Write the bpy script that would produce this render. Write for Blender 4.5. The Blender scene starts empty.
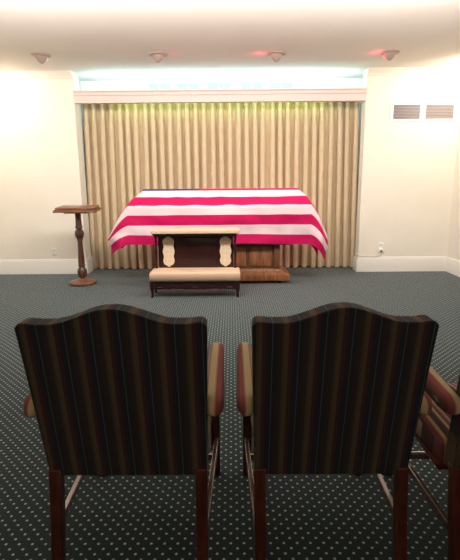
import bpy, bmesh, math, random
from mathutils import Vector, Matrix, noise
random.seed(7)
C = bpy.context.scene.collection
PI = math.pi

# ------------------------------------------------------------------ helpers
def new_bm(): return bmesh.new()

def box(bm, x0, x1, y0, y1, z0, z1, bev=0.0, seg=2, mi=0):
    r = bmesh.ops.create_cube(bm, size=1.0)
    vs = r['verts']
    for v in vs:
        v.co = Vector((x0 + (v.co.x + .5) * (x1 - x0), y0 + (v.co.y + .5) * (y1 - y0), z0 + (v.co.z + .5) * (z1 - z0)))
    fs = {f for v in vs for f in v.link_faces}
    for f in fs: f.material_index = mi
    if bev > 0:
        es = list({e for v in vs for e in v.link_edges})
        bmesh.ops.bevel(bm, geom=es, offset=bev, segments=seg, profile=.5, affect='EDGES', material=-1)

def loft(bm, rings, closed=True, cap=True, mi=0):
    """rings: list of lists of points, joined with quads."""
    vr = [[bm.verts.new(p) for p in r] for r in rings]
    n = len(vr[0])
    for a, b in zip(vr, vr[1:]):
        for i in range(n if closed else n - 1):
            j = (i + 1) % n
            f = bm.faces.new((a[i], a[j], b[j], b[i])); f.material_index = mi
    if cap and closed:
        for r, rev in ((vr[0], True), (vr[-1], False)):
            f = bm.faces.new(list(reversed(r)) if rev else r); f.material_index = mi
    return vr

def lathe(bm, prof, cx=0, cy=0, n=24):
    """prof: (radius, z) from the bottom to the top."""
    loft(bm, [[(cx + r * math.cos(2 * PI * i / n), cy + r * math.sin(2 * PI * i / n), z) for i in range(n)] for r, z in prof])

def sweep(bm, pts, sec, n=16, power=2.0):
    """rounded section swept along pts; sec gives (half width, half height) at each point."""
    pts = [Vector(p) for p in pts]
    rings = []
    for k, p in enumerate(pts):
        t = (pts[min(k + 1, len(pts) - 1)] - pts[max(k - 1, 0)]).normalized()
        side = t.cross(Vector((0, 0, 1)))
        if side.length < 1e-4: side = Vector((1, 0, 0))
        side.normalize(); up = side.cross(t).normalized()
        hw, hh = sec[k] if isinstance(sec, list) else sec
        ring = []
        for i in range(n):
            a = 2 * PI * i / n
            c, s = math.cos(a), math.sin(a)
            e = 2.0 / power
            ring.append(p + side * hw * math.copysign(abs(c) ** e, c) + up * hh * math.copysign(abs(s) ** e, s))
        rings.append(ring)
    loft(bm, rings)

def prism_xz(bm, poly, y0, y1, mi=0):
    """outline in x,z pushed from y0 to y1"""
    loft(bm, [[(x, y0, z) for x, z in poly], [(x, y1, z) for x, z in poly]], mi=mi)

def smooth_by_angle(me, deg):
    bm = bmesh.new(); bm.from_mesh(me)
    bmesh.ops.recalc_face_normals(bm, faces=bm.faces)
    for f in bm.faces: f.smooth = True
    for e in bm.edges:
        if len(e.link_faces) == 2 and e.calc_face_angle(0) > math.radians(deg): e.smooth = False
    bm.to_mesh(me); bm.free()

def obj(name, bm, mats, parent=None, smooth=35, bevel=0, seg=2):
    me = bpy.data.meshes.new(name)
    bm.to_mesh(me); bm.free()
    for m in (mats if isinstance(mats, (list, tuple)) else [mats]): me.materials.append(m)
    if smooth: smooth_by_angle(me, smooth)
    o = bpy.data.objects.new(name, me); C.objects.link(o)
    if parent: o.parent = parent
    if bevel:
        b = o.modifiers.new('bevel', 'BEVEL'); b.width = bevel; b.segments = seg
        b.limit_method = 'ANGLE'; b.angle_limit = math.radians(40)
    return o

def thing(name, label, cat, loc=(0, 0, 0), rz=0, group=None):
    o = bpy.data.objects.new(name, None); C.objects.link(o)
    o.empty_display_size = .1
    o.location = loc; o.rotation_euler = (0, 0, rz)
    return tag(o, label, cat, group)

def tag(o, label, cat, group=None):
    o['label'] = label; o['category'] = cat
    if group: o['group'] = group
    return o

def struct(name, bm, m, smooth=30, bevel=0):
    o = obj(name, bm, m, None, smooth, bevel); o['kind'] = 'structure'; return o

def dup(root, loc, label, rz=0):
    r = root.copy(); C.objects.link(r); r.location = loc; r.rotation_euler = (0, 0, rz); r['label'] = label
    for ch in list(root.children):
        c = ch.copy(); C.objects.link(c); c.parent = r
        for g in ch.children:
            d = g.copy(); C.objects.link(d); d.parent = c
    return r

# ------------------------------------------------------------------ materials
def lin(c):
    return tuple(((v / 255) / 12.92 if v / 255 <= .04045 else ((v / 255 + .055) / 1.055) ** 2.4) for v in c) + (1,)

def mat(name, col, rough=.6, spec=.5, noise_amt=0.0, noise_scale=20, bump=0.0, bump_scale=200, metal=0.0, sheen=0.0, stretch=None):
    m = bpy.data.materials.new(name); m.use_nodes = True
    nt = m.node_tree; b = nt.nodes['Principled BSDF']
    b.inputs['Base Color'].default_value = lin(col); b.inputs['Roughness'].default_value = rough
    b.inputs['Specular IOR Level'].default_value = spec; b.inputs['Metallic'].default_value = metal
    if sheen: b.inputs['Sheen Weight'].default_value = sheen
    tc = nt.nodes.new('ShaderNodeTexCoord'); mp = nt.nodes.new('ShaderNodeMapping')
    nt.links.new(tc.outputs['Object'], mp.inputs['Vector'])
    if stretch: mp.inputs['Scale'].default_value = stretch
    if noise_amt:
        n = nt.nodes.new('ShaderNodeTexNoise'); n.inputs['Scale'].default_value = noise_scale; n.inputs['Detail'].default_value = 4
        nt.links.new(mp.outputs['Vector'], n.inputs['Vector'])
        r = nt.nodes.new('ShaderNodeValToRGB')
        c = lin(col)
        r.color_ramp.elements[0].position = .3; r.color_ramp.elements[1].position = .7
        r.color_ramp.elements[0].color = tuple(v * (1 - noise_amt) for v in c[:3]) + (1,)
        r.color_ramp.elements[1].color = tuple(min(1, v * (1 + noise_amt)) for v in c[:3]) + (1,)
        nt.links.new(n.outputs['Fac'], r.inputs['Fac']); nt.links.new(r.outputs['Color'], b.inputs['Base Color'])
    if bump:
        n2 = nt.nodes.new('ShaderNodeTexNoise'); n2.inputs['Scale'].default_value = bump_scale
        nt.links.new(mp.outputs['Vector'], n2.inputs['Vector'])
        bp = nt.nodes.new('ShaderNodeBump'); bp.inputs['Strength'].default_value = bump; bp.inputs['Distance'].default_value = .004
        nt.links.new(n2.outputs['Fac'], bp.inputs['Height']); nt.links.new(bp.outputs['Normal'], b.inputs['Normal'])
    return m

def stripes_mat(name, period, bands, rough=.85, phase=0.0, mirror=False):
    """constant-colour bands across object x; bands = [(start, sRGB)]"""
    m = bpy.data.materials.new(name); m.use_nodes = True
    nt = m.node_tree; b = nt.nodes['Principled BSDF']; L = nt.links
    b.inputs['Roughness'].default_value = rough; b.inputs['Specular IOR Level'].default_value = .2
    b.inputs['Sheen Weight'].default_value = .06
    tc = nt.nodes.new('ShaderNodeTexCoord'); sx = nt.nodes.new('ShaderNodeSeparateXYZ'); L.new(tc.outputs['Object'], sx.inputs[0])
    a = nt.nodes.new('ShaderNodeMath'); a.operation = 'ADD'; a.inputs[1].default_value = 10 * period + phase; L.new(sx.outputs['X'], a.inputs[0])
    if mirror:
        ab = nt.nodes.new('ShaderNodeMath'); ab.operation = 'ABSOLUTE'; L.new(sx.outputs['X'], ab.inputs[0]); L.new(ab.outputs[0], a.inputs[0])
    d = nt.nodes.new('ShaderNodeMath'); d.operation = 'DIVIDE'; d.inputs[1].default_value = period; L.new(a.outputs[0], d.inputs[0])
    fr = nt.nodes.new('ShaderNodeMath'); fr.operation = 'FRACT'; L.new(d.outputs[0], fr.inputs[0])
    r = nt.nodes.new('ShaderNodeValToRGB'); r.color_ramp.interpolation = 'CONSTANT'
    els = r.color_ramp.elements
    for i, (p, c) in enumerate(bands):
        e = els[i] if i < 2 else els.new(p)
        e.position = p; e.color = lin(c)
    L.new(fr.outputs[0], r.inputs['Fac'])
    n = nt.nodes.new('ShaderNodeTexNoise'); n.inputs['Scale'].default_value = 250
    L.new(tc.outputs['Object'], n.inputs['Vector'])
    mx = nt.nodes.new('ShaderNodeMix'); mx.data_type = 'RGBA'; mx.blend_type = 'MULTIPLY'; mx.inputs['Factor'].default_value = .35
    L.new(r.outputs['Color'], mx.inputs['A']); L.new(n.outputs['Color'], mx.inputs['B']); L.new(mx.outputs['Result'], b.inputs['Base Color'])
    bp = nt.nodes.new('ShaderNodeBump'); bp.inputs['Strength'].default_value = .25; bp.inputs['Distance'].default_value = .002
    L.new(n.outputs['Fac'], bp.inputs['Height']); L.new(bp.outputs['Normal'], b.inputs['Normal'])
    return m

def wood_mat(name, dark, light, rough=.35, scale=(14, 14, 1.5), spec=.5):
    m = bpy.data.materials.new(name); m.use_nodes = True
    nt = m.node_tree; b = nt.nodes['Principled BSDF']; L = nt.links
    b.inputs['Roughness'].default_value = rough; b.inputs['Specular IOR Level'].default_value = spec
    tc = nt.nodes.new('ShaderNodeTexCoord'); mp = nt.nodes.new('ShaderNodeMapping'); mp.inputs['Scale'].default_value = scale
    L.new(tc.outputs['Object'], mp.inputs['Vector'])
    n = nt.nodes.new('ShaderNodeTexNoise'); n.inputs['Scale'].default_value = 3; n.inputs['Detail'].default_value = 6; n.inputs['Distortion'].default_value = .6
    L.new(mp.outputs['Vector'], n.inputs['Vector'])
    r = nt.nodes.new('ShaderNodeValToRGB'); r.color_ramp.elements[0].position = .35; r.color_ramp.elements[1].position = .68
    r.color_ramp.elements[0].color = lin(dark); r.color_ramp.elements[1].color = lin(light)
    L.new(n.outputs['Fac'], r.inputs['Fac']); L.new(r.outputs['Color'], b.inputs['Base Color'])
    return m

def carpet_mat():
    m = bpy.data.materials.new('dotted_carpet'); m.use_nodes = True
    nt = m.node_tree; b = nt.nodes['Principled BSDF']; L = nt.links
    b.inputs['Roughness'].default_value = .95; b.inputs['Specular IOR Level'].default_value = .12
    b.inputs['Sheen Weight'].default_value = CARPET_SHEEN; b.inputs['Sheen Roughness'].default_value = .5
    b.inputs['Sheen Tint'].default_value = lin((220, 222, 230))
    tc = nt.nodes.new('ShaderNodeTexCoord')
    P = .0535
    def lattice(off):
        v = nt.nodes.new('ShaderNodeVectorMath'); v.operation = 'MULTIPLY_ADD'
        v.inputs[1].default_value = (1 / P, 1 / P, 0); v.inputs[2].default_value = (off[0], off[1], 0)
        L.new(tc.outputs['Object'], v.inputs[0])
        f = nt.nodes.new('ShaderNodeVectorMath'); f.operation = 'FRACTION'; L.new(v.outputs[0], f.inputs[0])
        s = nt.nodes.new('ShaderNodeVectorMath'); s.operation = 'SUBTRACT'; s.inputs[1].default_value = (.5, .5, 0); L.new(f.outputs[0], s.inputs[0])
        ln = nt.nodes.new('ShaderNodeVectorMath'); ln.operation = 'LENGTH'; L.new(s.outputs[0], ln.inputs[0])
        return ln.outputs['Value']
    mn = nt.nodes.new('ShaderNodeMath'); mn.operation = 'MINIMUM'
    L.new(lattice((.25, .1)), mn.inputs[0]); L.new(lattice((.75, .6)), mn.inputs[1])
    r = nt.nodes.new('ShaderNodeValToRGB')
    r.color_ramp.elements[0].position = .085; r.color_ramp.elements[0].color = (1, 1, 1, 1)
    r.color_ramp.elements[1].position = .12; r.color_ramp.elements[1].color = (0, 0, 0, 1)
    L.new(mn.outputs[0], r.inputs['Fac'])
    n = nt.nodes.new('ShaderNodeTexNoise'); n.inputs['Scale'].default_value = 350; n.inputs['Detail'].default_value = 3
    L.new(tc.outputs['Object'], n.inputs['Vector'])
    rg = nt.nodes.new('ShaderNodeValToRGB')
    rg.color_ramp.elements[0].position = .3; rg.color_ramp.elements[0].color = lin(CARPET_DARK)
    rg.color_ramp.elements[1].position = .7; rg.color_ramp.elements[1].color = lin(CARPET_LIGHT)
    L.new(n.outputs['Fac'], rg.inputs['Fac'])
    mx = nt.nodes.new('ShaderNodeMix'); mx.data_type = 'RGBA'
    L.new(r.outputs['Color'], mx.inputs['Factor']); L.new(rg.outputs['Color'], mx.inputs['A']); mx.inputs['B'].default_value = lin(CARPET_DOT)
    L.new(mx.outputs['Result'], b.inputs['Base Color'])
    bp = nt.nodes.new('ShaderNodeBump'); bp.inputs['Strength'].default_value = .5; bp.inputs['Distance'].default_value = .004
    L.new(n.outputs['Fac'], bp.inputs['Height']); L.new(bp.outputs['Normal'], b.inputs['Normal'])
    return m

def lattice_fabric():
    m = mat('lattice_fabric', (226, 205, 172), .8)
    nt = m.node_tree; b = nt.nodes['Principled BSDF']; L = nt.links
    tc = nt.nodes.new('ShaderNodeTexCoord'); sx = nt.nodes.new('ShaderNodeSeparateXYZ'); L.new(tc.outputs['Object'], sx.inputs[0])
    vals = []
    for op in ('ADD', 'SUBTRACT'):
        a = nt.nodes.new('ShaderNodeMath'); a.operation = op; L.new(sx.outputs['X'], a.inputs[0]); L.new(sx.outputs['Z'], a.inputs[1])
        s = nt.nodes.new('ShaderNodeMath'); s.operation = 'MULTIPLY'; s.inputs[1].default_value = 2 * PI / .034; L.new(a.outputs[0], s.inputs[0])
        c = nt.nodes.new('ShaderNodeMath'); c.operation = 'SINE'; L.new(s.outputs[0], c.inputs[0]); vals.append(c)
    p = nt.nodes.new('ShaderNodeMath'); p.operation = 'MULTIPLY'; L.new(vals[0].outputs[0], p.inputs[0]); L.new(vals[1].outputs[0], p.inputs[1])
    r = nt.nodes.new('ShaderNodeValToRGB'); r.color_ramp.elements[0].position = .35; r.color_ramp.elements[1].position = .75
    r.color_ramp.elements[0].color = lin((232, 213, 182)); r.color_ramp.elements[1].color = lin((140, 108, 72))
    L.new(p.outputs[0], r.inputs['Fac']); L.new(r.outputs['Color'], b.inputs['Base Color'])
    return m

CARPET_DARK, CARPET_LIGHT, CARPET_DOT, CARPET_SHEEN = (13, 36, 35), (30, 60, 58), (202, 206, 204), .36

M = dict(
    wall=mat('cream_wall', (243, 236, 222), .85, .2, .015, 3, .05, 400),
    ceiling=mat('ceiling_paint', (232, 226, 218), .9, .15, .015, 2, .05, 300),
    trim=mat('white_trim', (240, 236, 228), .45, .4, .01, 4),
    valance=mat('valance_paint', (236, 214, 206), .5, .4, .01, 4),
    alcove=mat('alcove_paint', (240, 242, 242), .8, .2, .01, 4),
    curtain=mat('gold_curtain', (222, 200, 166), .85, .2, .06, 60, .15, 500, stretch=(1, 1, .08)),
    chair_fabric=stripes_mat('striped_upholstery', .0845, [
        (0.0, (100, 86, 66)), (.16, (82, 52, 50)), (.31, (52, 50, 64)), (.43, (46, 50, 53)), (.53, (88, 102, 106)),
        (.56, (46, 53, 58)), (.70, (72, 50, 50)), (.80, (56, 58, 58)), (.92, (90, 76, 60))], phase=.02),
    arm_fabric=stripes_mat('striped_arm_upholstery', .080, [
        (0.0, (176, 146, 130)), (.22, (150, 120, 92)), (.27, (216, 190, 144)), (.58, (190, 150, 118)), (.64, (158, 84, 80)), (.86, (140, 70, 70)), (.95, (110, 84, 70))], phase=-.262, mirror=True),
    seat_fabric=stripes_mat('striped_seat_upholstery', .062, [
        (0.0, (176, 146, 108)), (.16, (140, 74, 70)), (.32, (92, 66, 56)), (.40, (190, 164, 128)), (.56, (124, 60, 58)), (.67, (62, 54, 42)), (.98, (140, 112, 80))], phase=.006, mirror=True),
    chair_wood=wood_mat('mahogany_legs', (62, 26, 16), (104, 48, 28), .28),
    stretcher_wood=wood_mat('polished_glint_stretcher', (116, 84, 68), (140, 104, 86), .2, (1.5, 14, 14), 1.0),  # base colour lightened to stand in for bright glints on the polish
    kneeler_wood=wood_mat('dark_mahogany', (34, 12, 12), (54, 22, 19), .3, (2, 14, 14)),
    cream=mat('cream_vinyl', (208, 176, 148), .5, .4, .03, 8, .05, 60),
    lattice=lattice_fabric(),
    stand_wood=wood_mat('walnut_stand', (58, 36, 26), (98, 62, 44), .4),
    stand_wood_light=wood_mat('walnut_top', (96, 60, 42), (150, 100, 72), .35, (2, 14, 14)),
    bier_wood=wood_mat('walnut_bier', (116, 74, 46), (160, 106, 70), .4, (10, 10, 1.5)),
    bier_dark=wood_mat('walnut_bier_dark', (88, 54, 36), (118, 76, 50), .45),  # darker walnut tone for the body and corner posts
    casket=wood_mat('casket_wood', (90, 46, 26), (130, 72, 42), .25, (2, 14, 14)),
    flag_red=mat('flag_red', (186, 0, 80), .75, .25, .06, 6, .9, 9),
    flag_white=mat('flag_white', (224, 200, 203), .75, .25, .03, 6, .9, 9),
    flag_blue=mat('flag_blue', (52, 62, 112), .75, .25, .05, 6),
    plastic=mat('white_plastic', (244, 240, 232), .4, .5, .01, 8),
    slot=mat('dark_slot', (60, 54, 50), .6),
    louvre=mat('grey_louvre', (150, 142, 142), .5, .4, .03, 20),
    duct=mat('duct_shadow', (70, 62, 64), .9),
    metal=mat('white_lamp_housing', (158, 138, 126), .45, .5, .02, 8),
    track=mat('track_metal', (96, 86, 74), .5, .5, .02, 30, metal=.6),
    black=mat('black_rubber', (22, 20, 20), .6),
    pane=mat('pale_blue_pane', (168, 196, 199), .3, .5, .02, 4),
)
M['carpet'] = carpet_mat()
M['stretcher_wood'].node_tree.nodes['Principled BSDF'].inputs['Coat Weight'].default_value = 1.0
M['stretcher_wood'].node_tree.nodes['Principled BSDF'].inputs['Coat Roughness'].default_value = .15
M['stretcher_wood'].node_tree.nodes['Principled BSDF'].inputs['Metallic'].default_value = .4
M['stretcher_wood'].node_tree.nodes['Principled BSDF'].inputs['Coat IOR'].default_value = 2.4

def bulb_mat(name, col, s):
    m = bpy.data.materials.new(name); m.use_nodes = True
    b = m.node_tree.nodes['Principled BSDF']; b.inputs['Emission Color'].default_value = lin(col); b.inputs['Emission Strength'].default_value = s
    b.inputs['Base Color'].default_value = lin(col)
    return m

# ------------------------------------------------------------------ room
XL, XR = -3.83, 3.49
YF, YA, YB = 7.39, 8.02, -2.6          # front wall, alcove back, rear wall
OX0, OX1 = -2.378, 2.045               # alcove opening
H = 3.087
T = .12
b = new_bm(); box(b, XL - T, XR + T, YB - T, YA + T, -.1, 0); struct('floor', b, M['carpet'], 0)
b = new_bm(); box(b, XL - T, XR + T, YB - T, YA + T, H, H + .1); struct('ceiling', b, M['ceiling'], 0)
b = new_bm(); box(b, XL - T, XL, YB, YA + T, 0, H); struct('wall_left', b, M['wall'], 0)
b = new_bm(); box(b, XR, XR + T, YB, YA + T, 0, H); struct('wall_right', b, M['wall'], 0)
b = new_bm(); box(b, XL, XR, YB - T, YB, 0, H); struct('wall_rear', b, M['wall'], 0)
b = new_bm()
box(b, XL, OX0, YF, YF + .28, 0, H)
box(b, OX1, XR, YF, YF + .20, 0, H)
struct('wall_front', b, M['wall'], 0)
AX0, AX1 = OX0 - .085, OX1 + .11            # the alcove is a little wider than its opening
b = new_bm(); box(b, AX0, AX1, YA, YA + T, 0, H); struct('wall_alcove', b, M['alcove'], 0)
b = new_bm(); box(b, AX0 - T, AX0, YF + .28, YA + T, 0, H); struct('wall_alcove_left', b, M['alcove'], 0)
b = new_bm(); box(b, AX1, AX1 + T, YF + .20, YA + T, 0, H); struct('wall_alcove_right', b, M['alcove'], 0)

def base_profile(bm, axis, a0, a1, face, sign):
    """skirting with a stepped, rounded cap; runs along axis from a0 to a1 on the wall plane `face`, out along sign"""
    prof = [(0, 0), (.026, 0), (.026, .185), (.022, .197), (.022, .203), (.012, .222), (.009, .236), (0, .24)]
    rings = []
    for a in (a0, a1):
        rings.append([((a, face + sign * d, z) if axis == 'x' else (face + sign * d, a, z)) for d, z in prof])
    loft(bm, rings)

b = new_bm(); base_profile(b, 'x', XL, OX0 - .0, YF, -1); base_profile(b, 'y', YF - .026, YF + .28, OX0, 1); struct('baseboard_front_left', b, M['trim'])
b = new_bm(); base_profile(b, 'x', OX1 + .0, XR, YF, -1); base_profile(b, 'y', YF - .026, YF + .20, OX1, -1); struct('baseboard_front_right', b, M['trim'])
b = new_bm(); base_profile(b, 'y', YB, YF - .02, XR, -1); struct('baseboard_right', b, M['trim'])
b = new_bm(); base_profile(b, 'y', YB, YF - .02, XL, 1); struct('baseboard_left', b, M['trim'])

def crown(bm, axis, a0, a1, face, sign):
    prof = [(0, H), (.075, H), (.07, H - .015), (.045, H - .04), (.02, H - .065), (.014, H - .085), (.01, H - .095), (0, H - .1)]
    rings = [[((a, face + sign * d, z) if axis == 'x' else (face + sign * d, a, z)) for d, z in prof] for a in (a0, a1)]
    loft(bm, rings)
b = new_bm(); crown(b, 'x', XL, OX0, YF, -1); struct('trim_1', b, M['wall'])
b = new_bm(); crown(b, 'x', OX1, XR, YF, -1); struct('trim_2', b, M['wall'])
b = new_bm(); crown(b, 'y', YB, YF - .02, XR, -1); struct('trim_3', b, M['wall'])
b = new_bm(); crown(b, 'y', YB, YF - .02, XL, 1); struct('trim_4', b, M['wall'])

# valance board across the opening
b = new_bm()
prof = [(7.345, 2.812), (7.345, 2.800), (7.362, 2.785), (7.362, 2.745), (7.375, 2.735), (7.375, 2.655), (7.368, 2.645), (7.368, 2.636), (7.46, 2.636), (7.46, 2.812)]
loft(b, [[(x, y, z) for y, z in prof] for x in (OX0, OX1)])
struct('trim_5', b, M['valance'], 20)

# plain pale blue panel pairs on the alcove's back wall, above the valance
for i, x in enumerate((-1.17, -.70, -.195, .34, .83)):
    t = thing('pale_panel', ('pale blue panel pair above the valance, ' + ('leftmost of the row of five', 'second from the left of the row of five', 'middle one of the row of five', 'fourth from the left of the row of five', 'rightmost of the row of five')[i]),
              'panel', (x, YA, 2.90), 0, 'pale blue panels above the valance')
    f = new_bm()
    for x0, x1 in ((-.20, -.18), (-.012, .012), (.18, .20)): box(f, x0, x1, -.02, 0, 0, .15)
    for z0, z1 in ((0, .02), (.13, .15)): box(f, -.20, .20, -.02, 0, z0, z1)
    obj('frame', f, M['alcove'], t, 0)
    for s in (0, 1):
        g = new_bm(); box(g, -.18 + s * .192, -.012 + s * .192, -.012, -.004, .02, .13); obj('pane', g, M['pane'], t, 0)

# ------------------------------------------------------------------ curtain and its track
b = new_bm()
CX0, CX1, CT = OX0 + .012, OX1 - .012, 2.715
NP = 33
rows = [0.012, .06, .3, .8, 1.4, 2.0, 2.3, 2.45, 2.53, 2.6, 2.66, CT]
nx = NP * 14
jit = [random.uniform(-.16, .16) for _ in range(NP + 1)]
ampj = [random.uniform(.8, 1.15) for _ in range(NP + 1)]
grid = []
for z in rows:
    row = []
    for i in range(nx + 1):
        s = i / nx * NP
        k = min(int(s), NP - 1); u = s - k
        xs = k + u + jit[k] * math.sin(PI * u) * .5
        h = z / CT
        ca, cb = CX0 - .035 - .04 * (1 - h), CX1 + .045 + .055 * (1 - h)
        x = ca + (cb - ca) * xs / NP
        fold = math.cos(2 * PI * u)                      # 1 between pleats, -1 on the pleat's crest
        shp = math.copysign(abs(fold) ** .75, fold)
        h = z / CT
        amp = .070 * ampj[k] * (1 if z < 2.45 else 1 - .45 * (z - 2.45) / .25)
        y = 7.80 + amp * shp + .006 * math.sin(3.1 * s + 5 * h)
        xw = .020 * math.sin(4 * PI * u) * (1 if z < 2.4 else .6)
        if z > 2.5:                                        # pinched pleat heading
            y += .012 * math.cos(6 * PI * u) * (math.exp(-((u - .5) / .25) ** 2))
        row.append(b.verts.new((min(max(x + xw + .008 * math.sin(1.7 * k + 2 * h), ca), cb), y, z)))
    grid.append(row)
for a, c in zip(grid, grid[1:]):
    for i in range(nx): b.faces.new((a[i], a[i + 1], c[i + 1], c[i]))
cur = obj('pleated_curtain', b, M['curtain'], None, 80)
tag(cur, 'floor-length gold beige pleated curtain hanging across the alcove behind the flag', 'curtain')
t = thing('curtain_track', 'thin dark metal curtain track under the white valance, above the gold curtain', 'curtain track', (0, 7.80, CT))
b = new_bm(); box(b, OX0 + .005, OX1 - .005, -.02, .02, .004, .024, .003); obj('rail', b, M['track'], t)
for x in (-2.28, -1.22, -.13, .95, 1.98):
    b = new_bm(); box(b, x - .015, x + .015, -.026, .03, .024, .05, .003); box(b, x - .012, x + .012, .02, .22, .036, .048); obj('bracket', b, M['track'], t)

# ------------------------------------------------------------------ wall fittings
t = thing('air_vent', 'white framed double air vent with grey louvres high on the wall', 'vent', (2.92, YF, 2.465))
b = new_bm()
W2, H2 = .50, .135
xs_ = (-W2, -W2 + .05, -.045, .04, W2 - .035, W2)
for x0, x1 in ((xs_[0], xs_[1]), (xs_[2], xs_[3]), (xs_[4], xs_[5])): box(b, x0, x1, -.014, 0, -H2, H2)
for x0, x1 in ((xs_[1], xs_[2]), (xs_[3], xs_[4])):
    box(b, x0, x1, -.014, 0, H2 - .03, H2); box(b, x0, x1, -.014, 0, -H2, -H2 + .035)
obj('frame', b, M['plastic'], t)
for x0, x1 in ((-W2 + .05, -.045), (.04, W2 - .035)):
    g = new_bm(); box(g, x0, x1, -.003, -.0005, -H2 + .035, H2 - .03)
    bk = obj('grille', g, M['duct'], t, 0)
    g = new_bm()
    n = 9
    for k in range(n):
        z = -H2 + .04 + (k + .5) * (2 * H2 - .075) / n
        loft(g, [[(x, -.012, z - .008), (x, -.010, z - .010), (x, -.003, z + .006), (x, -.005, z + .008)] for x in (x0, x1)])
    obj('louvre', g, M['louvre'], bk, 0)

def outlet(x, z, label):
    t = thing('power_outlet', label, 'outlet', (x, YF, z))
    g = new_bm(); box(g, -.042, .042, -.008, 0, -.066, .066, .004); obj('cover_plate', g, M['plastic'], t)
    for zz in (-.028, .028):
        g = new_bm(); lathe(g, [(.020, 0), (.020, .004), (.018, .005)], n=20)
        bmesh.ops.rotate(g, verts=g.verts, cent=(0, 0, 0), matrix=Matrix.Rotation(PI / 2, 3, 'X'))
        bmesh.ops.translate(g, verts=g.verts, vec=(0, -.007, zz))
        s = obj('socket', g, M['plastic'], t)
        g = new_bm()
        for xx in (-.008, .008): box(g, xx - .0018, xx + .0018, -.0128, -.0118, zz - .006, zz + .008)
        box(g, -.003, .003, -.0128, -.0118, zz - .014, zz - .009)
        obj('slot', g, M['slot'], s, 0)
    return t
outlet(-2.888, .36, 'white wall outlet with nothing plugged in, beside the wooden book stand')
outlet(2.40, .41, 'white wall outlet with a plug and cord, below the air vent')
t = thing('extension_cable', 'white cord with a plug running from the outlet along the baseboard to the curtain', 'cord', (2.40, YF, .38))
b = new_bm(); box(b, -.03, .03, -.05, -.0135, -.06, .004, .008, 3); obj('plug', b, M['plastic'], t)
b = new_bm(); box(b, -.018, .018, -.052, -.048, -.05, -.025, .001); obj('plug_face', b, M['slot'], t)
b = new_bm()
pts = [(0, -.035, -.055), (-.005, -.037, -.09), (-.03, -.03, -.115), (-.10, -.018, -.126), (-.2, -.018, -.128), (-.3, -.018, -.122), (-.345, -.026, -.11), (-.372, -.02, -.095), (-.374, .05, -.06), (-.374, .12, -.08)]
sweep(b, pts, (.006, .006), 8); obj('cable', b, M['plastic'], t)
b = new_bm()
t2 = [(0, 0, 0), (.02, -.04, .018), (.045, -.045, .05), (.055, -.01, .075), (.05, .05, .06), (.03, .12, .02), (.027, .2, -.02)]
sweep(b, t2, (.006, .006), 8)
tag(obj('loose_cable', b, M['plastic']), 'short white cable end curling over the baseboard behind the wooden book stand', 'cable').location = (OX0 + .03, YF + .0, .25)

# ------------------------------------------------------------------ eyeball ceiling spots
EYE = [(-2.477, 6.477), (-.948, 6.483), (.598, 6.50), (2.082, 6.494)]
EYE_L = ['eyeball ceiling spotlight nearest the left wall, in the row of four', 'second from left eyeball ceiling spotlight, above the flag left of its middle',
         'third from left eyeball ceiling spotlight, glowing pink, above the flag', 'rightmost eyeball ceiling spotlight of four, glowing pink, near the air vent']
PINK = bulb_mat('pink_bulb', (255, 120, 130), 1.5)
for (x, y), lb in zip(EYE, EYE_L):
    t = thing('eyeball_spotlight', lb, 'spotlight', (x, y, H), 0, 'eyeball spotlights in the ceiling')
    g = new_bm()
    lathe(g, [(.07, -.022), (.10, -.022), (.118, -.016), (.125, -.0)], n=32); obj('trim_ring', g, M['metal'], t)
    g = new_bm()
    lathe(g, [(.008, -.105), (.022, -.100), (.040, -.084), (.058, -.062), (.072, -.040), (.082, -.018), (.083, 0)], n=32)
    e = obj('eyeball', g, M['metal'], t)
    # lamp mouth, turned to the casket
    d = (Vector((x * .6, 8.3, 1.9)) - Vector((x, y, H))).normalized()
    g = new_bm(); lathe(g, [(.0, 0), (.036, 0), (.036, .010), (.030, .010), (.028, .002), (.0, .002)], n=20)
    q = Vector((0, 0, 1)).rotation_difference(d).to_matrix()
    bmesh.ops.rotate(g, verts=g.verts, cent=(0, 0, 0), matrix=q)
    bmesh.ops.translate(g, verts=g.verts, vec=d * .078)
    obj('lamp_mouth', g, PINK if x > .3 else M['plastic'], e)

# ------------------------------------------------------------------ bier, casket and flag
FX, FY = -.15, 6.80
t = thing('casket_bier', 'brown wooden panelled bier carrying the casket, partly behind the kneeler', 'bier', (FX, FY, 0))
b = new_bm(); box(b, -.98, .98, -.31, .31, .045, .135, .006)
obj('base', b, M['bier_wood'], t)
b = new_bm()
loft(b, [[(sx * x, sy * y, z) for sx, sy in ((-1, -1), (1, -1), (1, 1), (-1, 1))] for x, y, z in ((.975, .305, .135), (.95, .285, .15), (.88, .24, .175), (.84, .22, .20), (.82, .21, .205))])
obj('base_moulding', b, M['bier_wood'], t, 20)
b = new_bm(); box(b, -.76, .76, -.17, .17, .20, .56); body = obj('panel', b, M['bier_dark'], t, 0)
for s in (-1, 1):
    for sy in (-1, 1):
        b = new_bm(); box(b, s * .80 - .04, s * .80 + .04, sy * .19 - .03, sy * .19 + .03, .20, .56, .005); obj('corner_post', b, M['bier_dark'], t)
for x in (-.57, -.19, .19, .57):
    b = new_bm(); box(b, x - .16, x + .16, -.185, -.165, .235, .53, .008); obj('raised_panel', b, M['bier_wood'], body)
b = new_bm(); box(b, -.98, .98, -.27, .27, .56, .60, .008); obj('platform', b, M['bier_wood'], t)
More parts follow.
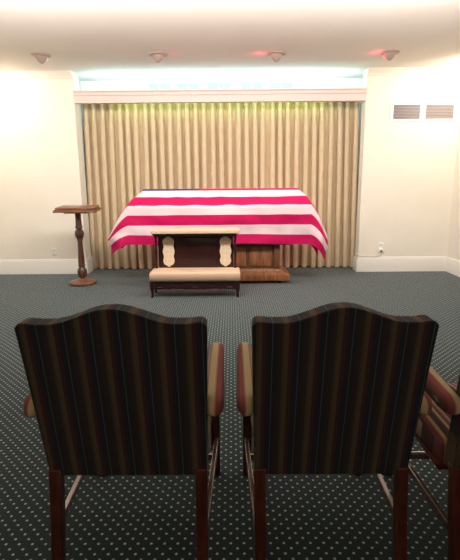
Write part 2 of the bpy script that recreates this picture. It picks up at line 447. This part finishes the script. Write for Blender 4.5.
for sx in (-1, 1):
    for sy in (-1, 1):
        b = new_bm()
        lathe(b, [(.012, -.012), (.0225, -.01), (.0225, .01), (.012, .012)], n=18)
        bmesh.ops.rotate(b, verts=b.verts, cent=(0, 0, 0), matrix=Matrix.Rotation(PI / 2, 3, 'X'))
        bmesh.ops.translate(b, verts=b.verts, vec=(sx * .84, sy * .25, .0225))
        box(b, sx * .84 - .018, sx * .84 + .018, sy * .25 - .018, sy * .25 - .014, .02, .046); box(b, sx * .84 - .018, sx * .84 + .018, sy * .25 + .014, sy * .25 + .018, .02, .046)
        obj('caster', b, M['black'], t)

L2 = 1.12
t = thing('casket', 'wooden casket lying on the bier, hidden under the striped flag', 'casket', (FX, FY, .60))
b = new_bm()
loft(b, [[(sx * x, sy * y, z) for sx, sy in ((-1, -1), (1, -1), (1, 1), (-1, 1))] for x, y, z in
         ((1.02, .245, 0), (1.05, .262, .03), (1.05, .262, .06), (1.0, .235, .09), (1.03, .25, .40), (1.06, .262, .42), (1.06, .262, .46))])
obj('body', b, M['casket'], t, 20)
b = new_bm()
loft(b, [[(sx * x, sy * y, z) for sx, sy in ((-1, -1), (1, -1), (1, 1), (-1, 1))] for x, y, z in
         ((1.06, .262, .462), (1.07, .268, .48), (1.06, .255, .505), (1.00, .19, .60), (.94, .11, .68), (.90, .05, .705))])
obj('lid', b, M['casket'], t, 20)

SW = .137                                   # stripe width
FH, FL = 13 * SW / 2, 1.62                  # half height and half length of the flag
def interp(tab, x):
    if x <= tab[0][0]: return tab[0][1:]
    for a, c in zip(tab, tab[1:]):
        if x <= c[0]:
            f = (x - a[0]) / (c[0] - a[0])
            return tuple(p + (q - p) * f for p, q in zip(a[1:], c[1:]))
    return tab[-1][1:]
# v from the crown down: distance -> (outward, height)
CROSS = [(0, 0, 1.354), (.035, .034, 1.345), (.0685, .064, 1.328), (.137, .118, 1.29), (.2055, .165, 1.24), (.274, .214, 1.19), (.33, .262, 1.145), (.3425, .275, 1.128),
         (.37, .292, 1.104), (.48, .303, .995), (.62, .308, .85), (.76, .314, .71), (.8905, .322, .582)]
def sm(a, b_, x):
    f = min(max((x - a) / (b_ - a), 0), 1); return f * f * (3 - 2 * f)
def S(u, v):
    """u along the flag (left negative), v across (front positive) -> point in the place"""
    av = abs(v); sg = 1 if v >= 0 else -1
    out, z = interp(CROSS, av)
    hang = sm(.30, .80, av)
    su = 1 if u >= 0 else -1
    au = abs(u); du = max(0, au - L2)
    x = (au - du) * (L2 + (.18 if su < 0 else .14) * sm(.03, .34, av)) / L2
    e = du / (FL - L2)
    # the end drapes: slopes out over the lid's end, then falls
    flare = .30 + .10 * math.sin(PI * min(1, max(0, (av - .15) / .66)) ) * (1 if su < 0 else .85) + .05 * hang
    dx = flare * (e ** .85) * (.76 if su < 0 else .64)
    dz = (.42 * e ** 1.15) * (1 - .80 * hang) + hang * (.06 if su < 0 else .19) * e ** 1.6
    z -= dz
    x = su * (x + dx)
    o2 = out - .03 * e * (1 - hang) + .05 * hang * math.sin(PI * min(1, e * 1.1)) - .10 * hang * max(0, e - .6)
    # soft wrinkles
    w = sm(.34, .6, av)
    rip = .018 * math.sin(5.2 * u + 1.2) + .008 * math.sin(9.7 * u + 3 * v) + .030 * noise.noise(Vector((u * 4, v * 5, 3.3)))
    o2 += w * rip
    tp = .012 * noise.noise(Vector((u * 5, v * 9, 8.8))) * (1 - w) * sm(.05, .2, av)
    z += .010 * w * math.sin(4.1 * u + .5) * sm(.5, .9, av) + tp
    return Vector((FX + x, FY - sg * o2, z))
b = new_bm()
us = [-FL + 2 * FL * i / 150 for i in range(151)]
CAN = -FL + .40 * 2 * FL
us[min(range(151), key=lambda i: abs(us[i] - CAN))] = CAN
SUB = 6
vs_ = [-FH + SW * k / SUB for k in range(13 * SUB + 1)]
G = [[b.verts.new(S(u, v)) for u in us] for v in vs_]
for j in range(13 * SUB):
    st = 12 - j // SUB                     # far hem is the first stripe counted from the union side
    stripe = j // SUB                      # 0 at far hem
    for i in range(150):
        f = b.faces.new((G[j][i], G[j][i + 1], G[j + 1][i + 1], G[j + 1][i]))
        if stripe < 7 and us[i + 1] <= CAN + 1e-6: f.material_index = 2
        else: f.material_index = 0 if stripe % 2 == 0 else 1
# fifty stars on the union, laid on the cloth
cw, ch = CAN + FL, 7 * SW
def star(uc, vc, r):
    cen = b.verts.new(S(uc, vc) + Vector((0, 0, .004)))
    ring = []
    for k in range(10):
        a = PI / 2 + k * PI / 5; rr = r if k % 2 == 0 else r * .4
        p = S(uc + rr * math.cos(a), vc - rr * math.sin(a)); p = p + Vector((0, 0, .004)); ring.append(b.verts.new(p))
    for k in range(10):
        f = b.faces.new((cen, ring[k], ring[(k + 1) % 10])); f.material_index = 1
for r in range(9):
    n = 6 if r % 2 == 0 else 5
    for k in range(n):
        uc = -FL + cw * ((2 * k + 1 + (r % 2)) / 12)
        vc = -FH + ch * (r + 1) / 10
        star(uc, vc, .0385)
flag = obj('striped_flag', b, [M['flag_red'], M['flag_white'], M['flag_blue']], None, 60)
tag(flag, 'red and white striped flag with a blue starred union, draped over the casket', 'flag')

# ------------------------------------------------------------------ kneeler
KX, KY = -.475, 5.85
t = thing('kneeler', 'dark wooden kneeler with cream padded armrest and cushion, in front of the flag', 'kneeler', (KX, KY, 0))
def rounded_cushion(bm, x0, x1, y0, y1, z0, z1, r=.03, crown_=.012):
    rings = []
    prof = [(r * .6, z0), (0, z0 + r * .5), (0, z1 - r), (r * .35, z1 - r * .3), (r, z1), (r * 2.5, z1 + crown_ * .6), (r * 5, z1 + crown_)]
    for ins, z in prof:
        pts = []
        X0, X1, Y0, Y1 = x0 + ins, x1 - ins, y0 + ins, y1 - ins
        cr = .02
        for cx, cy, a0 in ((X1 - cr, Y1 - cr, 0), (X0 + cr, Y1 - cr, 90), (X0 + cr, Y0 + cr, 180), (X1 - cr, Y0 + cr, 270)):
            for k in range(5):
                a = math.radians(a0 + k * 22.5); pts.append((cx + cr * math.cos(a), cy + cr * math.sin(a), z))
        rings.append(pts)
    loft(bm, rings)
b = new_bm(); rounded_cushion(b, -.56, .58, -.02, .24, .80, .855, .015, .004); obj('armrest_pad', b, M['cream'], t, 50)
b = new_bm(); box(b, -.545, .55, -.005, .225, .785, .802, .006); box(b, -.53, .535, .01, .21, .762, .787, .006); obj('top_rail', b, M['kneeler_wood'], t)
b = new_bm(); box(b, -.49, .49, .135, .16, .30, .775, .003); panel = obj('back_panel', b, M['kneeler_wood'], t)
b = new_bm(); box(b, -.24, .26, .128, .136, .40, .74, .004); obj('centre_panel', b, M['kneeler_wood'], panel)
def scallop(cx, z0, z1, hw):
    poly = []
    N = 56
    for i in range(N):
        a = 2 * PI * i / N
        # rounded rectangle with wavy sides
        c, s = math.cos(a), math.sin(a)
        x = math.copysign(abs(c) ** .55, c); z = math.copysign(abs(s) ** .55, s)
        wob = 1 + .11 * math.cos(3 * PI * z) * (abs(x) > .6)
        zb = 1 + .06 * math.cos(2 * PI * x) * (abs(z) > .8)
        poly.append((cx + hw * x * wob, (z0 + z1) / 2 + (z1 - z0) / 2 * z * zb))
    return poly
for cx in (-.355, .39):
    b = new_bm(); prism_xz(b, scallop(cx, .36, .755, .072), .112, .136); o = obj('lattice_panel', b, M['lattice'], panel, 30, .006)
    o['label'] = 'cream upholstered panel with scalloped outline'
for s in (-1, 1):
    b = new_bm()
    lathe(b, [(.020, .30), (.020, .36), (.013, .375), (.018, .39), (.011, .41), (.014, .50), (.019, .56), (.014, .63), (.011, .66), (.018, .70), (.013, .72), (.02, .735), (.02, .775)], s * .515, .10, 16)
    obj('turned_post', b, M['kneeler_wood'], t)
b = new_bm(); rounded_cushion(b, -.575, .578, -.17, .19, .212, .338, .03, .006); obj('kneeling_cushion', b, M['cream'], t, 60)
b = new_bm()
def apron(bm, y0, y1):
    n = 40; top = []; bot = []
    for i in range(n + 1):
        x = -.55 + 1.105 * i / n
        s = abs(x) / .55
        z = .125 + .018 * math.cos(s * PI * 5) - .03 * (s > .9) * (s - .9) / .1
        bot.append((x, z)); top.append((x, .206))
    prism_xz(bm, bot + top[::-1], y0, y1)
apron(b, -.145, -.125); apron(b, .15, .17)
for s in (-1, 1): box(b, s * .545 - .012, s * .545 + .012, -.14, .165, .12, .206)
obj('apron', b, M['kneeler_wood'], t, 30)
for sx in (-1, 1):
    for sy in (-.13, .155):
        b = new_bm()
        x = sx * .545
        rings = [[(x + dx * w, sy + dy * w, z) for dx, dy in ((-1, -1), (1, -1), (1, 1), (-1, 1))] for w, z in ((.016, 0), (.018, .012), (.013, .03), (.016, .07), (.026, .125), (.028, .206))]
        loft(b, rings); obj('leg', b, M['kneeler_wood'], t, 30)
b = new_bm()
for s in (-1, 1): sweep(b, [(s * .545, -.12, .085), (s * .545, .15, .085)], (.009, .009), 8)
sweep(b, [(-.545, .0, .085), (-.3, .0, .095), (0, .0, .088), (.3, .0, .095), (.545, .0, .085)], (.009, .012), 8)
obj('stretcher', b, M['kneeler_wood'], t)

# ------------------------------------------------------------------ book stand
t = thing('book_stand', 'tall wooden book stand with turned column and flat top beside the curtain', 'stand', (-2.185, 6.58, 0))
b = new_bm()
lathe(b, [(.165, 0), (.185, .006), (.192, .022), (.188, .040), (.17, .052), (.10, .060), (.066, .066), (.064, .078), (.05, .086), (.03, .092)], n=40)
obj('base', b, M['stand_wood_light'], t)
b = new_bm()
prof = [(.03, .088), (.032, .10), (.050, .115), (.060, .15), (.062, .185), (.056, .22), (.040, .245), (.034, .262), (.046, .268), (.047, .285), (.040, .295), (.043, .33), (.036, .45), (.030, .60), (.030, .635),
        (.038, .645), (.034, .66), (.046, .68), (.057, .72), (.058, .745), (.050, .785), (.034, .80), (.034, .81), (.048, .82), (.046, .835), (.040, .86), (.036, .95), (.038, 1.02), (.052, 1.03), (.06, 1.042)]
lathe(b, [(r_ * 1.12, z_) for r_, z_ in prof], n=12)
obj('turned_column', b, M['stand_wood'], t, 28)
b = new_bm()
def slab(bm, hw, y0, y1, z0, z1, bev, tilt=math.radians(4)):
    tmp = bmesh.new(); box(tmp, -hw, hw, y0, y1, z0, z1, bev)
    for v in tmp.verts:
        v.co.z += v.co.y * math.tan(tilt)
    me = bpy.data.meshes.new('tmp'); tmp.to_mesh(me); tmp.free(); bm.from_mesh(me); bpy.data.meshes.remove(me)
slab(b, .295, -.17, .17, 1.055, 1.078, .006); top = obj('shelf_board', b, M['stand_wood_light'], t)
b = new_bm(); slab(b, .29, -.155, .16, 1.078, 1.09, .004); slab(b, .27, -.145, .16, 1.09, 1.122, .008); obj('book_rest', b, M['stand_wood_light'], top)
b = new_bm(); box(b, -.16, .16, -.12, .12, 1.03, 1.055, .005); obj('cleat', b, M['stand_wood'], t)

# ------------------------------------------------------------------ armchairs (three in the front row)
def crest(s):
    """height of the back's top edge; s = -1..1"""
    a = abs(s)
    hump = .050 * .5 * (1 + math.cos(PI * min(1, a / .68)))
    ear = .006 * sm(.78, .97, a) - .012 * sm(.95, 1.0, a) * 1.2
    return 1.005 + hump + ear
Y0 = 1.70                                   # chair origin in the room's y
def back_y(z):                              # rear face of the back (leans toward the camera)
    return -.25 - .105 * (z - .42) / .60 - .012 * ((z - .42) / .6) ** 2
def make_chair(label):
    t = thing('striped_armchair', label, 'armchair', (0, 0, 0), 0, 'striped armchairs in the front row')
    # backrest: camel-back panel
    b = new_bm()
    N, K = 48, 14
    ZB = .409
    def P(s, tt, th):
        z = ZB + tt * (crest(s) - ZB)
        hw = .276 + .016 * tt
        edge = min(1, (1 - abs(s)) / .06)
        y = back_y(z) + th - .010 * (1 if th == 0 else -1.6) * (1 - s * s) * math.sin(PI * min(1, tt * .95 + .03))
        return (s * hw, y, z)
    ss = [-1 + 2 * i / N for i in range(N + 1)]
    rear = [[b.verts.new(P(s, k / K, 0)) for s in ss] for k in range(K + 1)]
    front = [[b.verts.new(P(s, k / K, .078)) for s in ss] for k in range(K + 1)]
    for k in range(K):
        for i in range(N):
            b.faces.new((rear[k][i], rear[k][i + 1], rear[k + 1][i + 1], rear[k + 1][i]))
            b.faces.new((front[k][i], front[k + 1][i], front[k + 1][i + 1], front[k][i + 1]))
    for i in range(N):
        b.faces.new((rear[0][i], front[0][i], front[0][i + 1], rear[0][i + 1]))
        b.faces.new((rear[K][i], rear[K][i + 1], front[K][i + 1], front[K][i]))
    for k in range(K):
        b.faces.new((rear[k][0], rear[k + 1][0], front[k + 1][0], front[k][0]))
        b.faces.new((rear[k][N], front[k][N], front[k + 1][N], rear[k + 1][N]))
    back = obj('backrest', b, M['chair_fabric'], t, 50, .012, 3)
    # welt along the rear edge
    b = new_bm()
    pts = [P(-1, k / K, .004) for k in range(K + 1)] + [P(s, 1, .004) for s in ss] + [P(1, 1 - k / K, .004) for k in range(K + 1)]
    pts = [(x * .992, y - .0005, z - .003) for x, y, z in pts]
    sweep(b, pts, (.0045, .0045), 6); obj('piping', b, M['chair_fabric'], back, 60)
    # seat
    b = new_bm()
    rings = []
    for ins, z in ((.012, .366), (.0, .374), (.0, .445), (.008, .468), (.03, .482), (.10, .492), (.18, .495)):
        pts = []
        X0, X1, YA_, YB_ = -.282 + ins, .282 - ins, -.14 + ins * .5, .38 - ins
        cr = .03
        for cx, cy, a0, fr in ((X1 - cr, YB_ - cr, 0, 1), (X0 + cr, YB_ - cr, 90, 1), (X0 + cr, YA_ + cr, 180, .92), (X1 - cr, YA_ + cr, 270, .92)):
            for k in range(5):
                a = math.radians(a0 + k * 22.5); pts.append(((cx + cr * math.cos(a)) * fr, cy + cr * math.sin(a), z))
        rings.append(pts)
    loft(b, rings); seat = obj('seat', b, M['seat_fabric'], t, 60)
    b = new_bm(); box(b, -.270, .270, -.13, .33, .345, .366, .004); obj('seat_rail', b, M['chair_wood'], seat)
    # legs
    for s in (-1, 1):
        b = new_bm()
        rings = []
        for z, y, w in ((0, -.318, .019), (.12, -.290, .020), (.26, -.262, .021), (.44, -.238, .0215)):
            x = s * .258
            rings.append([(x - w, y - w, z), (x + w, y - w, z), (x + w, y + w, z), (x - w, y + w, z)])
        loft(b, rings); obj('leg', b, M['chair_wood'], t, 30, .004)
        b = new_bm()
        x = s * .284; w = .0215
        rings = [[(x - w, .36 - w, z), (x + w, .36 - w, z), (x + w, .36 + w, z), (x - w, .36 + w, z)] for z in (0, .365)]
        loft(b, rings); obj('leg', b, M['chair_wood'], t, 30, .004)
        b = new_bm()
        loft(b, [[(s * xx - .010, y, .185), (s * xx + .010, y, .185), (s * xx + .010, y, .218), (s * xx - .010, y, .218)] for xx, y in ((.270, -.25), (.290, .33))])
        obj('stretcher', b, M['stretcher_wood'], t, 30, .003)
        # arm: padded, bowed out from the back's side
        b = new_bm()
        path = [(.298, -.296, .680), (.300, -.292, .680), (.304, -.28, .681), (.309, -.255, .684), (.309, -.22, .682), (.306, -.12, .688), (.303, 0, .692), (.302, .14, .693), (.300, .24, .690), (.299, .285, .685), (.299, .312, .680), (.299, .320, .678)]
        sec = [(.006, .008), (.016, .018), (.026, .028), (.032, .034), (.034, .036), (.034, .036), (.034, .035), (.034, .034), (.034, .033), (.032, .030), (.020, .020), (.006, .006)]
        sweep(b, [(s * x, y, z) for x, y, z in path], sec, 18, 2.6)
        arm = obj('arm_pad', b, M['arm_fabric'], t, 60)
        b = new_bm()
        sweep(b, [(s * .292, .20, .655), (s * .297, .215, .62), (s * .302, .23, .56), (s * .300, .225, .50), (s * .292, .20, .44), (s * .288, .195, .40)],
              [(.022, .026), (.018, .022), (.016, .020), (.016, .020), (.019, .022), (.02, .024)], 12, 3)
        obj('arm_support', b, M['chair_wood'], arm, 50)
    b = new_bm(); box(b, -.275, .275, .185, .205, .185, .215, .003); obj('stretcher', b, M['stretcher_wood'], t)
    return t
chair = make_chair('dark striped camelback armchair, leftmost of the front row, on the dotted carpet')
chair.location = (-.372, Y0, 0)
dup(chair, (.343, Y0, 0), 'dark striped camelback armchair in the middle of the front row, seen whole from behind').scale = (.968, 1, 1)
dup(chair, (1.048, Y0, 0), 'striped armchair cut off by the photo edge, rightmost of the front row')

# ------------------------------------------------------------------ lights
def area(name, loc, target, sx, sy, power, col, spread=None):
    l = bpy.data.lights.new(name, 'AREA'); l.shape = 'RECTANGLE'; l.size = sx; l.size_y = sy; l.energy = power; l.color = lin(col)[:3]
    if spread: l.spread = math.radians(spread)
    o = bpy.data.objects.new(name, l); C.objects.link(o); o.location = loc
    d = Vector(target) - Vector(loc); o.rotation_euler = d.to_track_quat('-Z', 'Y').to_euler()
    return o
def spot(name, loc, target, power, col, deg, blend=.6, r=.05):
    l = bpy.data.lights.new(name, 'SPOT'); l.energy = power; l.color = lin(col)[:3]; l.spot_size = math.radians(deg); l.spot_blend = blend; l.shadow_soft_size = r
    o = bpy.data.objects.new(name, l); C.objects.link(o); o.location = loc
    d = Vector(target) - Vector(loc); o.rotation_euler = d.to_track_quat('-Z', 'Y').to_euler()
    return o
def point(name, loc, power, col, r=.1):
    l = bpy.data.lights.new(name, 'POINT'); l.energy = power; l.color = lin(col)[:3]; l.shadow_soft_size = r
    o = bpy.data.objects.new(name, l); C.objects.link(o); o.location = loc; return o

# cool cove tubes hidden behind the valance: one throws up, one washes the curtain head
area('cove_up', (-.16, 7.60, 2.80), (-.16, 7.63, 3.2), 4.1, .12, 22, (196, 248, 255))
area('cove_down', (-.16, 7.52, 2.74), (-.16, 7.80, 2.66), 3.4, .05, 2.4, (205, 255, 120), 120)
# wall washers near the two front corners
spot('corner_wash_left', (-3.60, 6.55, 2.97), (-3.6, 7.39, 2.5), 46, (255, 242, 224), 150, .8, .15)
spot('corner_wash_right', (3.25, 6.55, 2.97), (3.3, 7.39, 2.5), 60, (255, 240, 220), 150, .8, .15)
# added soft lights without fittings: front fill, upward ceiling fill, rear fill
area('front_fill', (-.2, 4.3, 3.05), (-.2, 7.4, .6), 5.0, .7, 265, (255, 247, 241))
area('ceiling_fill', (-.2, 3.6, 2.35), (-.2, 3.6, 3.1), 6.5, 3.6, 44, (255, 244, 238))
area('rear_fill', (0, -1.6, 3.0), (0, .8, .8), 4.0, .8, 22, (255, 238, 222))
# pink gelled eyeball spots
for (x, y), p in zip(EYE, (25, 40, 70, 70)):
    d = (Vector((FX, 6.6, .9)) - Vector((x, y, H))).normalized()
    st = Vector((x, y, H)) + d * .15
    spot('eyeball_beam', st, (FX + (x - FX) * .45, 6.6, .9), p, (255, 170, 180), 70, .8, .03)
for (x, y), p, dx in zip(EYE, (.0, .12, .35, .5), (0, .2, -.22, -.16)):
    if p: point('pink_spill', (x + dx, y, H - .06), p, (255, 70, 90), .02)

w = bpy.data.worlds.new('room_world'); bpy.context.scene.world = w; w.use_nodes = True
w.node_tree.nodes['Background'].inputs['Color'].default_value = (.9, .9, 1, 1); w.node_tree.nodes['Background'].inputs['Strength'].default_value = .05

# ------------------------------------------------------------------ camera
cam = bpy.data.cameras.new('camera'); co = bpy.data.objects.new('camera', cam); C.objects.link(co)
r = Vector((0.9999619, 0.00321635, -0.00811108)); fw = Vector((-0.00480897, 0.97880616, -0.20473244)); up = Vector((0.00728069, 0.20476365, 0.97878437))
co.matrix_world = Matrix(((r.x, up.x, -fw.x, 0), (r.y, up.y, -fw.y, 0), (r.z, up.z, -fw.z, 1.42), (0, 0, 0, 1)))
cam.sensor_fit = 'VERTICAL'; cam.sensor_height = 36; cam.lens = 460 * 36 / 560
cam.clip_start = .02
sc = bpy.context.scene
sc.camera = co
sc.view_settings.view_transform = 'Standard'
sc.view_settings.exposure = 0
